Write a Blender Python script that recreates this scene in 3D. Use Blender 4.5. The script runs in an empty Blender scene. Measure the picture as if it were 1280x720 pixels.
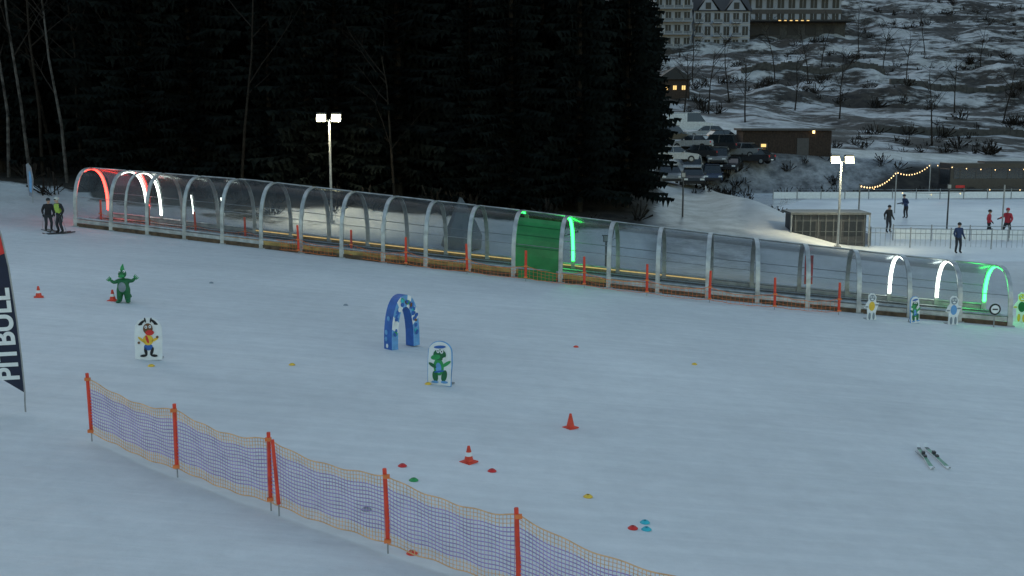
import bpy, math, random, bmesh
from mathutils import Vector, Matrix, noise
R=random.Random(7)
COL=bpy.context.scene.collection
pi=math.pi
# ------------------------------------------------------------------ terrain
def sm(a,b,t):
    t=max(0,min(1,(t-a)/(b-a))); return t*t*(3-2*t)
def interp(xs,ys,t):
    if t<=xs[0]: return ys[0]
    for i in range(len(xs)-1):
        if t<=xs[i+1]:
            k=(t-xs[i])/(xs[i+1]-xs[i]); return ys[i]+(ys[i+1]-ys[i])*k
    return ys[-1]
BX=[50,60,75,90,125,170,250,400,700,1500]
BY=[-1.6,-0.9,-0.5,0.45,4.2,9.5,21.5,55,125,260]
def h0(x,y):
    S=-0.08*max(-80,min(60,x))-0.0145*y
    F=S+1.6*sm(50,63,y)+0.14*max(0,y-63)
    B=interp(BX,BY,y)-0.06*(max(-30,min(90,x))-20)*(1-sm(125,200,y))
    wf=(1-sm(6,14,x))*(1-sm(130,220,y))
    k=sm(48,60,y)
    z=S*(1-k)+(F*wf+B*(1-wf))*k
    r=sm(15,19,x)*(1-sm(75,85,x))*sm(52,57,y)*(1-sm(107,114,y))
    return z*(1-r)-1.4*r, r
def h(x,y):
    z,r=h0(x,y)
    a=sm(50,62,y)*(1-r)
    if a>0:
        rough=a*(.25+.9*sm(125,190,y))*(1-road(x,y))
        z+=rough*(noise.noise(Vector((x*.11,y*.11,1)))*1.6+noise.noise(Vector((x*.4,y*.4,4)))*.5)
        if y>140: # terraces cut into the hillside
            t=(y+6*noise.noise(Vector((x*.02,y*.02,9))))/26
            f=t-math.floor(t); z+=sm(140,180,y)*(1-sm(330,420,y))*2.2*(sm(.35,.6,f)-f)
    # snow bank in front of the car park
    z+=1.1*math.exp(-((x-16.5)/3.2)**2-((y-72)/9)**2)
    return z
def seg(px,py,a,b):
    ax,ay=a;bx,by=b; dx,dy=bx-ax,by-ay
    t=max(0,min(1,((px-ax)*dx+(py-ay)*dy)/(dx*dx+dy*dy)))
    return math.hypot(px-ax-dx*t,py-ay-dy*t)
ROADS=[([(9.5,52),(10.5,62),(13.5,76),(19,92),(27,108),(38,114)],2.6),
       ([(14,96),(20,112),(24,128),(20,140)],7.5),
       ([(24,116),(45,117),(80,119),(140,116)],4.2)]
def road(x,y):
    if y<48 or y>160: return 0
    m=0
    for pts,w in ROADS:
        d=min(seg(x,y,pts[i],pts[i+1]) for i in range(len(pts)-1))
        m=max(m,1-sm(w-.6,w+.8,d))
    return m
C=Vector((0,0,5.75)); PT=math.radians(8.66)
fw=Vector((0,math.cos(PT),-math.sin(PT))); upv=Vector((0,math.sin(PT),math.cos(PT)))
def G(u,v):
    """survey: ground point seen in the photograph at (u,v)"""
    d=(fw*1372+Vector((u-640,0,0))+upv*(360-v))/1372
    t=3
    while t<900:
        q=C+d*t
        if q.z<h(q.x,q.y): return Vector((q.x,q.y,h(q.x,q.y)))
        t+=0.06 if t<130 else .5
    return C+d*t
# ------------------------------------------------------------------ materials
def M(name,col,rough=.6,metal=0,var=.18,scale=6,emit=None,es=0,spec=.4):
    m=bpy.data.materials.new(name); m.use_nodes=True; nt=m.node_tree; b=nt.nodes['Principled BSDF']
    tc=nt.nodes.new('ShaderNodeTexCoord'); n=nt.nodes.new('ShaderNodeTexNoise'); n.inputs['Scale'].default_value=scale; n.inputs['Detail'].default_value=5
    nt.links.new(tc.outputs['Object'],n.inputs['Vector'])
    r=nt.nodes.new('ShaderNodeValToRGB'); r.color_ramp.elements[0].position=.3; r.color_ramp.elements[1].position=.7
    r.color_ramp.elements[0].color=(*[c*(1-var) for c in col],1); r.color_ramp.elements[1].color=(*[min(1,c*(1+var)) for c in col],1)
    nt.links.new(n.outputs['Fac'],r.inputs['Fac']); nt.links.new(r.outputs['Color'],b.inputs['Base Color'])
    b.inputs['Roughness'].default_value=rough; b.inputs['Metallic'].default_value=metal
    b.inputs['Specular IOR Level'].default_value=spec
    if emit:
        b.inputs['Emission Color'].default_value=(*emit,1); b.inputs['Emission Strength'].default_value=es
    return m
m_orange=M('orange_plastic',(.7,.06,.03),.5)
m_oranged=M('orange_cord',(.75,.2,.06),.7)
m_yel=M('net_yellow',(.72,.42,.22),.7)
m_pur=M('net_purple',(.36,.27,.56),.7)
m_pink=M('net_pink',(.52,.36,.46),.7)
m_grey=M('grey_steel',(.30,.31,.32),.45,.5)
m_alu=M('aluminium',(.44,.455,.46),.42,.5,var=.3,scale=3)
m_dark=M('dark_metal',(.05,.05,.055),.5)
m_black=M('black',(.012,.012,.014),.6)
m_white=M('white_panel',(.75,.77,.78),.5,var=.08)
m_brown=M('brown_board',(.10,.065,.04),.8,var=.5,scale=4)
m_goldlit=M('painted_golden_light',(.34,.23,.08),.6,var=.5,scale=2)  # golden light along the mid-tunnel skirt, painted in as colour
m_belt=M('belt',(.03,.03,.032),.7)
m_red=M('red',(.6,.03,.03),.5); m_green=M('green',(.03,.3,.09),.5); m_green2=M('green_dark',(.015,.13,.05),.55)
m_gpan=M('green_panel',(.02,.17,.05),.35,var=.3,scale=1.5,emit=(.02,.5,.12),es=.02)  # faint emission stands in for light shining through from inside
m_blue=M('blue',(.03,.12,.42),.45); m_lblue=M('light_blue',(.13,.33,.62),.5); m_cyan=M('cyan',(.04,.45,.55),.5)
m_yellow=M('yellow',(.75,.48,.05),.5); m_skin=M('skin',(.5,.32,.24),.6); m_mbrown=M('moose_brown',(.16,.07,.03),.6)
m_navy=M('navy_cloth',(.015,.02,.045),.7)
m_glassd=M('dark_glass',(.02,.025,.03),.08,spec=.8)
m_wdark=M('window_pane',(.02,.024,.03),.35,spec=.25)
m_lamp=M('lamp_glass',(.9,.9,.8),.4,emit=(1,.93,.52),es=22)
m_bulb=M('bulb',(.9,.8,.6),.4,emit=(1,.62,.25),es=3)
m_win=M('lit_window',(.6,.45,.2),.4,emit=(1,.62,.2),es=1.2)
m_ledr=M('led_red',(.9,.2,.15),.4,emit=(1,.045,.03),es=9)
m_ledw=M('led_white',(.9,.9,.9),.4,emit=(.9,1,.88),es=7)
m_ledg=M('led_green',(.2,.9,.3),.4,emit=(.025,1,.10),es=10)
m_warmglow=M('added_warm_glow',(.9,.7,.3),.4,emit=(1,.60,.20),es=.5)  # added glowing strip, invented to give the tunnel base its golden light
def pane_mat():
    m=bpy.data.materials.new('polycarbonate'); m.use_nodes=True; nt=m.node_tree; nt.nodes.clear(); N=nt.nodes.new; L=nt.links.new
    o=N('ShaderNodeOutputMaterial'); t=N('ShaderNodeBsdfTransparent'); t.inputs[0].default_value=(.86,.88,.90,1)
    g=N('ShaderNodeBsdfGlossy'); g.inputs['Roughness'].default_value=.2; g.inputs[0].default_value=(.5,.52,.54,1)
    d=N('ShaderNodeBsdfDiffuse'); d.inputs[0].default_value=(.34,.36,.38,1)
    lw=N('ShaderNodeLayerWeight'); lw.inputs[0].default_value=.3
    nz=N('ShaderNodeTexNoise'); nz.inputs['Scale'].default_value=1.1; nz.inputs['Detail'].default_value=7
    tc=N('ShaderNodeTexCoord'); L(tc.outputs['Object'],nz.inputs['Vector'])
    mr=N('ShaderNodeMapRange'); mr.inputs[1].default_value=.35; mr.inputs[2].default_value=.75; mr.inputs[3].default_value=.03; mr.inputs[4].default_value=.15; L(nz.outputs['Fac'],mr.inputs[0])
    m1=N('ShaderNodeMixShader'); m2=N('ShaderNodeMixShader')
    L(mr.outputs[0],m1.inputs[0]); L(t.outputs[0],m1.inputs[1]); L(d.outputs[0],m1.inputs[2])
    mm=N('ShaderNodeMath'); mm.operation='MULTIPLY_ADD'; mm.inputs[1].default_value=.5; mm.inputs[2].default_value=.03; L(lw.outputs['Fresnel'],mm.inputs[0])
    L(mm.outputs[0],m2.inputs[0]); L(m1.outputs[0],m2.inputs[1]); L(g.outputs[0],m2.inputs[2]); L(m2.outputs[0],o.inputs[0])
    return m
m_pane=pane_mat()
def ground_mat():
    m=bpy.data.materials.new('snow_ground'); m.use_nodes=True; nt=m.node_tree; b=nt.nodes['Principled BSDF']; N=nt.nodes.new; L=nt.links.new
    geo=N('ShaderNodeNewGeometry'); at=N('ShaderNodeVertexColor'); at.layer_name='mask'; sp=N('ShaderNodeSeparateColor'); L(at.outputs['Color'],sp.inputs[0])
    def nz(sc,det=6,vec=None,rg=.6):
        n=N('ShaderNodeTexNoise'); n.inputs['Scale'].default_value=sc; n.inputs['Detail'].default_value=det; n.inputs['Roughness'].default_value=rg
        L(vec if vec else geo.outputs['Position'],n.inputs['Vector']); return n.outputs['Fac']
    def mth(op,a,bb,c=None):
        n=N('ShaderNodeMath'); n.operation=op
        for i,q in enumerate((a,bb,c)):
            if q is None: continue
            if isinstance(q,(int,float)): n.inputs[i].default_value=q
            else: L(q,n.inputs[i])
        return n.outputs[0]
    def ramp(f,a,bb,ca,cb):
        r=N('ShaderNodeValToRGB'); r.color_ramp.elements[0].position=a; r.color_ramp.elements[1].position=bb
        r.color_ramp.elements[0].color=(*ca,1); r.color_ramp.elements[1].color=(*cb,1); L(f,r.inputs['Fac']); return r.outputs['Color']
    def mix(f,a,bb,bt='MIX'):
        n=N('ShaderNodeMix'); n.data_type='RGBA'; n.blend_type=bt
        if isinstance(f,(int,float)): n.inputs[0].default_value=f
        else: L(f,n.inputs[0])
        L(a,n.inputs[6]); L(bb,n.inputs[7]); return n.outputs[2]
    snow=ramp(nz(.10,9,rg=.6),.32,.68,(.66,.665,.675),(.82,.825,.83))
    fine=ramp(nz(2.2,8,rg=.7),.35,.7,(.90,.90,.90),(1,1,1)); snow=mix(1.0,snow,fine,'MULTIPLY')
    mpt=N('ShaderNodeMapping'); mpt.inputs['Scale'].default_value=(.12,3.2,1); mpt.inputs['Rotation'].default_value=(0,0,.28); L(geo.outputs['Position'],mpt.inputs[0])
    trk=ramp(nz(1.0,7,mpt.outputs[0],.6),.42,.6,(.94,.945,.95),(1,1,1)); snow=mix(1.0,snow,trk,'MULTIPLY')
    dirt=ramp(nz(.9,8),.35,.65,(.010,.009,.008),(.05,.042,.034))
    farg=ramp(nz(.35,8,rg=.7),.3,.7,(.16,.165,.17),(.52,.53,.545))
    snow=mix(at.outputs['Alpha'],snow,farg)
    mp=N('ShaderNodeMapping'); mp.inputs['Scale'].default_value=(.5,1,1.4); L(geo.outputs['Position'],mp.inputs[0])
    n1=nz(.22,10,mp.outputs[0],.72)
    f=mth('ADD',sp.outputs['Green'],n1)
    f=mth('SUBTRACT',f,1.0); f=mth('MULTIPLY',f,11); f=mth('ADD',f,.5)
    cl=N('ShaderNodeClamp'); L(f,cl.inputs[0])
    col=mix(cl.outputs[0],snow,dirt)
    roadc=ramp(nz(.5,9,rg=.7),.38,.62,(.08,.084,.09),(.36,.37,.39))
    col=mix(sp.outputs['Red'],col,roadc)
    ice=ramp(nz(.3,6),.3,.7,(.60,.64,.68),(.78,.81,.84))
    col=mix(sp.outputs['Blue'],col,ice)
    L(col,b.inputs['Base Color'])
    rr=mth('MULTIPLY_ADD',sp.outputs['Red'],-.45,.75); rr=mth('MULTIPLY_ADD',sp.outputs['Blue'],-.4,rr); L(rr,b.inputs['Roughness'])
    b.inputs['Specular IOR Level'].default_value=.3
    mp2=N('ShaderNodeMapping'); mp2.inputs['Scale'].default_value=(.35,2.6,1); mp2.inputs['Rotation'].default_value=(0,0,.35); L(geo.outputs['Position'],mp2.inputs[0])
    s1=nz(1.4,7,mp2.outputs[0],.7); s2=nz(5,6,rg=.7); s3=nz(.4,4)
    hh=mth('MULTIPLY_ADD',s1,.05,mth('MULTIPLY_ADD',s2,.025,mth('MULTIPLY',s3,.28)))
    bp=N('ShaderNodeBump'); bp.inputs['Strength'].default_value=.55; bp.inputs['Distance'].default_value=1; L(hh,bp.inputs['Height']); L(bp.outputs[0],b.inputs['Normal'])
    return m
# ------------------------------------------------------------------ mesh builder
class MB:
    def __init__(s): s.v=[];s.f=[];s.m=[];s.mats=[]
    def mi(s,m):
        if m not in s.mats: s.mats.append(m)
        return s.mats.index(m)
    def add(s,vs,fs,m):
        o=len(s.v); s.v+= [tuple(q) for q in vs]; k=s.mi(m)
        for f in fs: s.f.append(tuple(i+o for i in f)); s.m.append(k)
    def box(s,c,sz,m,rz=0,taper=1,rx=0):
        x,y,z=[q/2 for q in sz]; vs=[]
        mt=Matrix.Rotation(rz,3,'Z')@Matrix.Rotation(rx,3,'X')
        for dz in(-1,1):
            k=taper if dz>0 else 1
            for dx,dy in((-1,-1),(1,-1),(1,1),(-1,1)): vs.append(Vector(c)+mt@Vector((dx*x*k,dy*y*k,dz*z)))
        s.add(vs,[(3,2,1,0),(4,5,6,7),(0,1,5,4),(1,2,6,5),(2,3,7,6),(3,0,4,7)],m)
    def tube(s,pts,r,m,n=6,cap=True):
        pts=[Vector(p) for p in pts]; rs=r if isinstance(r,(list,tuple)) else [r]*len(pts)
        vs=[];fs=[]
        for i,p in enumerate(pts):
            t=(pts[min(i+1,len(pts)-1)]-pts[max(i-1,0)]).normalized()
            a=Vector((0,0,1)) if abs(t.z)<.9 else Vector((1,0,0))
            u=t.cross(a).normalized(); w=t.cross(u)
            for k in range(n):
                an=2*pi*k/n; vs.append(p+(u*math.cos(an)+w*math.sin(an))*rs[i])
        for i in range(len(pts)-1):
            for k in range(n): fs.append((i*n+k,i*n+(k+1)%n,(i+1)*n+(k+1)%n,(i+1)*n+k))
        if cap: fs+= [tuple(range(n-1,-1,-1)),tuple(range((len(pts)-1)*n,len(pts)*n))]
        s.add(vs,fs,m)
    def ell(s,c,r,m,nu=14,nv=9,mat=None):
        vs=[];fs=[];mt=mat or Matrix.Identity(3)
        for j in range(nv+1):
            ph=pi*j/nv
            for i in range(nu):
                th=2*pi*i/nu; vs.append(Vector(c)+mt@Vector((r[0]*math.sin(ph)*math.cos(th),r[1]*math.sin(ph)*math.sin(th),r[2]*math.cos(ph))))
        for j in range(nv):
            for i in range(nu): fs.append((j*nu+i,(j+1)*nu+i,(j+1)*nu+(i+1)%nu,j*nu+(i+1)%nu))
        s.add(vs,fs,m)
    def prism(s,ol,y0,y1,m,ms=None):
        """outline in xz, extruded in y"""
        n=len(ol); vs=[(x,y0,z) for x,z in ol]+[(x,y1,z) for x,z in ol]
        s.add(vs,[tuple(range(n))],m); s.add(vs,[tuple(range(2*n-1,n-1,-1))],m)
        s.add(vs,[(i,i+n,(i+1)%n+n,(i+1)%n) for i in range(n)],ms or m)
    def disc(s,x,z,rx,rz,y,m,n=14,a=0,th=.004):
        ol=[]
        for k in range(n):
            p=2*pi*k/n; px,pz=rx*math.cos(p),rz*math.sin(p)
            ol.append((x+px*math.cos(a)-pz*math.sin(a),z+px*math.sin(a)+pz*math.cos(a)))
        s.prism(ol,y,y+th,m)
    def obj(s,name,parent=None,smooth=False,loc=(0,0,0),rz=0,bevel=0):
        me=bpy.data.meshes.new(name); me.from_pydata(s.v,[],s.f)
        for m in s.mats: me.materials.append(m)
        me.polygons.foreach_set('material_index',s.m)
        if smooth: me.polygons.foreach_set('use_smooth',[True]*len(s.f))
        me.update(); o=bpy.data.objects.new(name,me); COL.objects.link(o); o.location=loc; o.rotation_euler=(0,0,rz)
        if parent: o.parent=parent
        if bevel:
            b=o.modifiers.new('b','BEVEL'); b.width=bevel; b.segments=2; b.limit_method='ANGLE'
        return o
def empty(name,loc=(0,0,0),rz=0,sc=1):
    e=bpy.data.objects.new(name,None); COL.objects.link(e); e.location=loc; e.rotation_euler=(0,0,rz); e.scale=(sc,)*3; e.empty_display_size=.3; return e
# ------------------------------------------------------------------ ground sheet
def tunnel_y(x): return interp([-20.4,-12,-4.8,2,8.2,14.2,19.7],[51,48.4,46.3,44.55,43.1,42.3,42.0],x)
xs=[-900,-600,-400,-250,-160,-110,-85]+[-70+i*1.5 for i in range(17)]+[-44.5+i*.55 for i in range(236)]+[86+i*3 for i in range(20)]+[150,180,220,280,350,450,600,900]
ys=[-60,-35,-20,-10]+[-5+i*1.0 for i in range(45)]+[40+i*.5 for i in range(220)]+[150+i*1.5 for i in range(120)]+[330+i*10 for i in range(20)]+[540,600,700,850,1050,1300,1500]
V=[];MK=[]
for y in ys:
    for x in xs:
        V.append((x,y,h(x,y)))
        rd=road(x,y); _,r=h0(x,y)
        n=noise.noise(Vector((x*.08,y*.08,3)))
        if y<48: d=.0
        else:
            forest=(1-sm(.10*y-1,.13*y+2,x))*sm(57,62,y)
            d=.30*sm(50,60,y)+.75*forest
            d+=sm(104,112,y)*.22*(1-sm(1000,1100,y))+.08*n*sm(60,100,y)
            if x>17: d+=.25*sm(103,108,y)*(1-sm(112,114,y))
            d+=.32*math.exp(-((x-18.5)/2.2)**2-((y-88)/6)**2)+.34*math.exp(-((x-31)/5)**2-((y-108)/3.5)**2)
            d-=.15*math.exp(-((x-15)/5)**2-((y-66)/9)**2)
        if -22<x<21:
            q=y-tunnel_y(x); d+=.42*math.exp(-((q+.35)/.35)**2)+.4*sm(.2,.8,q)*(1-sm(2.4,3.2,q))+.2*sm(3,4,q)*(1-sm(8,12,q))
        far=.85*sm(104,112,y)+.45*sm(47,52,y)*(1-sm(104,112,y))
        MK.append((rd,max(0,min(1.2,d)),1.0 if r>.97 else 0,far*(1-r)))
n=len(xs)
F=[(j*n+i,j*n+i+1,(j+1)*n+i+1,(j+1)*n+i) for j in range(len(ys)-1) for i in range(n-1)]
me=bpy.data.meshes.new('snow_ground'); me.from_pydata(V,[],F)
ca=me.color_attributes.new('mask','FLOAT_COLOR','POINT'); ca.data.foreach_set('color',[c for k in MK for c in k])
me.polygons.foreach_set('use_smooth',[True]*len(F)); me.materials.append(ground_mat())
COL.objects.link(bpy.data.objects.new('snow_ground',me))
# ------------------------------------------------------------------ conveyor tunnel
NR=22; RX=[-20.3+20.36*i/11 for i in range(11)]+[.06+1.93*i for i in range(11)]
def tn(x):
    e=.3; t=Vector((2*e,tunnel_y(x+e)-tunnel_y(x-e),0)).normalized(); return Vector((-t.y,t.x,0)),t
W=1.4
def prof(x,th,off=0):
    """arch point: th=0 near foot, pi far foot"""
    nn,t=tn(x); base=Vector((x,tunnel_y(x),0))+nn*W
    Ht=interp([-20,-12,0,12,20],[2.25,2.42,2.25,1.95,1.78],x)
    c=math.cos(th); s_=math.sin(th)
    lx=-(W+off)*math.copysign(abs(c)**.8,c); lz=.42+(Ht-.0+off)*s_**.75 if s_>0 else .42
    g=-0.08*x-0.0145*base.y
    p=base+nn*lx; p.z=g+lz; return p
T=empty('conveyor_lift_tunnel')
def arch_rib(mb,x,w,t,m,a0=0,a1=pi,n=22,off=0,foot=True):
    nn,tt=tn(x); vs=[]
    for i in range(n+1):
        th=a0+(a1-a0)*i/n
        for o in(off,off-t):
            p=prof(x,th,o)
            for sgn in(-1,1): vs.append(p+tt*sgn*w/2)
    fs=[]
    for i in range(n):
        a=i*4;b=a+4
        fs+=[(a,a+1,b+1,b),(a+2,b+2,b+3,a+3),(a,b,b+2,a+2),(a+1,a+3,b+3,b+1)]
    fs+=[(0,2,3,1),(n*4,n*4+1,n*4+3,n*4+2)]
    mb.add(vs,fs,m)
ribs=MB(); leds=MB(); pan=MB(); base=MB()
for i,x in enumerate(RX):
    arch_rib(ribs,x,.17,.06,m_alu,off=.03)
    for th in(0,pi):
        p=prof(x,th); g=p.z-.42
        ribs.box((p.x,p.y,g+.2),(.2,.1,.52),m_alu)
        ribs.box((p.x,p.y,g+.0),(.34,.2,.1),m_grey)
for i in range(NR-1):
    x0,x1=RX[i]+.085,RX[i+1]-.085; n=20; xm=(x0+x1)/2
    vs=[]
    for k in range(n+1):
        th=pi*k/n
        vs+=[prof(x0,th,-.01),prof(x1,th,-.01)]
    fs=[(2*k,2*k+1,2*k+3,2*k+2) for k in range(n)]
    if i==11:
        pan.add(vs,fs[8:],m_pane)
        ve=[q+Vector((0,-.012,0)) for q in vs]
        base.add(ve,fs[:7],m_gpan)
        p=prof(xm,0); base.box((p.x,p.y-.05,p.z-.2),(1.6,.03,.42),m_gpan,rz=math.atan2(tn(xm)[1].y,tn(xm)[1].x))
        for q in(.3,.55,.8): ribs.tube([prof(x0,q,.02),prof(x1,q,.02)],.015,m_green2,4)
    else: pan.add(vs,fs,m_pane)
    for th,rr_ in((.34,.014),(pi-.34,.016),(pi/2,.03)):
        ribs.tube([prof(a_,th,.012) for a_ in(x0,xm,x1)],rr_,m_alu if th==pi/2 else m_grey,4)
    nn,tt=tn(xm)
    for th,sg in((0,-1),(pi,1)):
        a_,b_=prof(x0,th),prof(x1,th)
        base.tube([a_,b_],.05,m_alu,4)
        def quad(z0,z1,m,yo):
            d=nn*sg*yo
            base.add([a_+d+Vector((0,0,z0)),b_+d+Vector((0,0,z0)),b_+d+Vector((0,0,z1)),a_+d+Vector((0,0,z1))],[(0,1,2,3)],m)
        quad(-.06,-.22,m_goldlit if 4<i<13 else m_alu,.02); quad(-.225,-.5,m_brown,.05)
        if 3<i<15: quad(-.02,-.07,m_warmglow,-.09)
    a_,b_=prof(x0-.1,0),prof(x1+.1,0); na=tn(x0)[0]; nb=tn(x1)[0]
    def strip(o0,o1,z,m):
        base.add([a_+na*o0+Vector((0,0,z)),b_+nb*o0+Vector((0,0,z)),b_+nb*o1+Vector((0,0,z)),a_+na*o1+Vector((0,0,z))],[(0,1,2,3)],m)
    strip(.05,1.0,-.18,m_brown); strip(1.05,1.75,-.14,m_belt); strip(1.8,2.75,-.18,m_brown)
    for o in(1.02,1.78): base.tube([a_+na*o+Vector((0,0,-.1)),b_+nb*o+Vector((0,0,-.1))],.04,m_grey,4)
for x,m in((RX[0],m_ledr),(RX[1],m_ledw),(RX[1]+.75,m_ledw),(RX[12],m_ledg),(RX[19],m_ledw),(RX[20],m_ledw),(RX[21],m_ledg)):
    if x==RX[1]+.75: arch_rib(ribs,x,.12,.05,m_alu,off=.0)
    arch_rib(leds,x,.12,.02,m,a0=1.25,a1=pi-.03,off=-.06)
arch_rib(leds,RX[1]+.12,.06,.02,m_ledr,a0=1.7,a1=pi-.1,off=-.06)
arch_rib(leds,RX[11],.09,.02,m_ledg,a0=1.3,a1=1.9,off=-.06)
for x in(RX[2]+.6,RX[3]+.3): arch_rib(leds,x,.03,.02,m_ledw,a0=pi-.5,a1=pi-.1,off=-.06)
for x,c_,e_ in((RX[0]+.4,(1,.08,.05),32),(RX[12]-.3,(.05,1,.15),38),(RX[21]-.7,(.05,1,.15),42),(RX[20]-.3,(.9,1,.9),14)):
    l=bpy.data.lights.new('led_glow','POINT'); l.energy=e_; l.color=c_; l.shadow_soft_size=.25; o=bpy.data.objects.new('led_arch_light',l); COL.objects.link(o); o.parent=T; o.location=prof(x,pi/2,-.8)
p=prof(RX[17]+.35,pi-.2,-.1); base.box((p.x,p.y,p.z+.25),(.34,.05,1.2),m_red)
ribs.obj('ribs',T); leds.obj('led_strips',T); pan.obj('clear_panels',T,smooth=True); base.obj('base_and_belt',T)
# ------------------------------------------------------------------ netting fences
def net(name,pts,hp,z0,z1,cell,rs,bands,post_r,sag=.06,pm=m_orange):
    E=empty(name); mb=MB()
    for i,p in enumerate(pts):
        ln=Vector((R.uniform(-.03,.03),R.uniform(-.02,.02),0))
        mb.tube([p+Vector((0,0,-.1)),p+Vector((0,0,.2))],.012,m_grey,5)
        mb.tube([p+Vector((0,0,.17)),p+Vector((0,0,.45)),p+ln+Vector((0,0,hp))],[post_r*.9,post_r,post_r*.85],pm,7)
        for zc in(z1,z0+.05): mb.box(p+Vector((0,-post_r,zc)),(post_r*2.6,post_r*1.6,.05),m_oranged)
    mb.obj('posts',E)
    nb=MB()
    nrow=int(round((z1-z0)/cell))
    for i in range(len(pts)-1):
        a,b=pts[i],pts[i+1]; L=(b-a).length; nc=max(2,int(L/cell))
        ph=R.uniform(0,6)
        def P(s,t):
            q=a.lerp(b,s); sg=4*s*(1-s)
            wob=.03*math.sin(s*5+ph)*sg
            z=z0+(z1-z0)*t-sag*sg*(.4+.9*t)+.012*math.sin(s*23+t*5+ph)
            return Vector((q.x+wob*.3,q.y+wob+.05*sg*math.sin(pi*t),q.z+z))
        for k in range(nc+1):
            s_=k/nc
            if bands:
                nb.tube([P(s_,t) for t in(0,.08,.17)],rs,m_yel,3,False); nb.tube([P(s_,t) for t in(.17,.5,.83)],rs,m_pink,3,False); nb.tube([P(s_,t) for t in(.83,.92,1)],rs,m_yel,3,False)
            else: nb.tube([P(s_,t/3) for t in range(4)],rs,m_oranged,3,False)
        for r_ in range(nrow+1):
            t=r_/nrow; edge=r_ in(0,nrow)
            m=m_yel if (not bands or t<.16 or t>.84) else m_pur
            if not bands: m=m_oranged
            nb.tube([P(k/(nc),t) for k in range(0,nc+1)],rs*(2.2 if edge else (1.8 if m is m_pur else 1)),m,3,False)
    nb.obj('mesh_netting',E); return E
fp=[G(*q) for q in((115,552),(222,597),(339,640),(485,693),(648,750),(905,858),(1010,905))]
net('orange_safety_net',fp,1.2,.14,1.1,.056,.0052,True,.034,sag=.09)
mb=MB(); q=G(349,646); mb.tube([q+Vector((0,0,-.1)),q+Vector((0,0,.2))],.012,m_grey,5); mb.tube([q+Vector((0,0,.18)),q+Vector((-.06,0,1.15))],[.03,.026],m_orange,7); mb.obj('slalom_pole')
tp=[G(*q) for q in((128,283),(188,291),(246,299),(308,306),(374,317),(440,323),(508,333),(584,342),(657,351),(730,359),(808,369),(886,378),(967,387),(1047,393))]
for q in tp: q.y-=.12; q.z=h(q.x,q.y)
net('orange_rope_fence',tp,1.25,.12,.62,.16,.006,False,.055,sag=.14)
# ------------------------------------------------------------------ floodlights
def hgt(q,vtop):
    d=fw*1372+upv*(360-vtop); return C.z+d.z*(q.y/d.y)-q.z
def at(x,y): return Vector((x,y,h(x,y)))
def ufor(u,y): return (u-640)/1372*y/math.cos(PT)
def add_flood(x,y,hh):
    p=at(x,y); E=empty('floodlight_pole',p); mb=MB()
    mb.tube([(0,0,-.2),(0,0,hh)],[.075,.05],m_grey,10); mb.box((0,0,.05),(.3,.3,.12),m_grey)
    mb.box((0,-.02,hh-.05),(1.1,.07,.07),m_grey)
    for sx in(-.38,.38):
        mb.box((sx,-.1,hh+.12),(.5,.16,.42),m_dark,rx=-.35)
        mb.box((sx,-.205,hh+.078),(.44,.03,.36),m_lamp,rx=-.35)
        mb.box((sx,.03,hh+.02),(.06,.1,.2),m_grey)
    mb.obj('pole_and_heads',E)
    for sx in(-.38,.38):
        l=bpy.data.lights.new('flood','SPOT'); l.energy=1150; l.color=(1,.92,.60); l.spot_size=2.6; l.spot_blend=1; l.shadow_soft_size=.2
        o=bpy.data.objects.new('flood_lamp',l); COL.objects.link(o); o.parent=E; o.location=(sx,-.34,hh+.02); o.rotation_euler=(math.radians(42),0,0)
    return E
q=at(-9.3,56.5); add_flood(-9.3,56.5,hgt(q,147)-.1)
q=at(17.9,60.0); add_flood(17.9,60.0,hgt(q,199)-.1)
# ------------------------------------------------------------------ trees
m_need=M('spruce_needles',(.0075,.0100,.0095),.95,var=.5,scale=1.2,spec=.03)
m_bark=M('bark',(.022,.019,.016),.9,var=.4,spec=.1)
m_birch=M('birch_bark',(.06,.058,.055),.8,var=.7,scale=3,spec=.1)
m_twig=M('twigs',(.022,.019,.017),.9,var=.3,spec=.1)
def spruce_mesh(seed,H,Rm):
    r=random.Random(seed); mb=MB(); mb.tube([(0,0,-.5),(r.uniform(-.1,.1),0,H*.5),(0,0,H)],[.24,.14,.02],m_bark,6)
    vs=[];fs=[]; z=1.2
    while z<H-.2:
        k=z/H; Rr=Rm*(1-k)**.75*(.75+.5*r.random()); nb=int(6+4*(1-k))
        for b in range(nb):
            an=2*pi*(b+r.random()*.9)/nb; L=Rr*r.uniform(.6,1.15)
            if r.random()<.08: continue
            dx,dy=math.cos(an),math.sin(an); nst=max(3,int(L/.33)); droop=r.uniform(.15,.42)
            for s_ in range(nst):
                t=(s_+.5)/nst; px=dx*L*t;py=dy*L*t; pz=z-L*droop*t+.18*L*t*t
                w=.5*(1.15-t)*r.uniform(.7,1.3)*min(1.3,.5+L*.3)
                for sd in(-1,1):
                    o=len(vs); vs+= [(px,py,pz),(px+dx*.35-dy*sd*w,py+dy*.35+dx*sd*w,pz-.16-r.random()*.22),(px+dx*.5,py+dy*.5,pz-.05)]; fs.append((o,o+1,o+2))
                o=len(vs); vs+= [(px-dx*.1,py-dy*.1,pz),(px+dx*.25,py+dy*.25,pz),(px+dx*.05+r.uniform(-.1,.1),py+dy*.05,pz-.35-r.random()*.3)]; fs.append((o,o+1,o+2))
        z+=r.uniform(.3,.5)
    mb.add(vs,fs,m_need); return mb
protos=[spruce_mesh(s,H,Rm).obj('spruce',None) for s,H,Rm in((1,24,2.9),(2,21,2.5),(3,26,3.2),(4,19,2.3))]
FO=empty('spruce_forest')
used=set()
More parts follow.
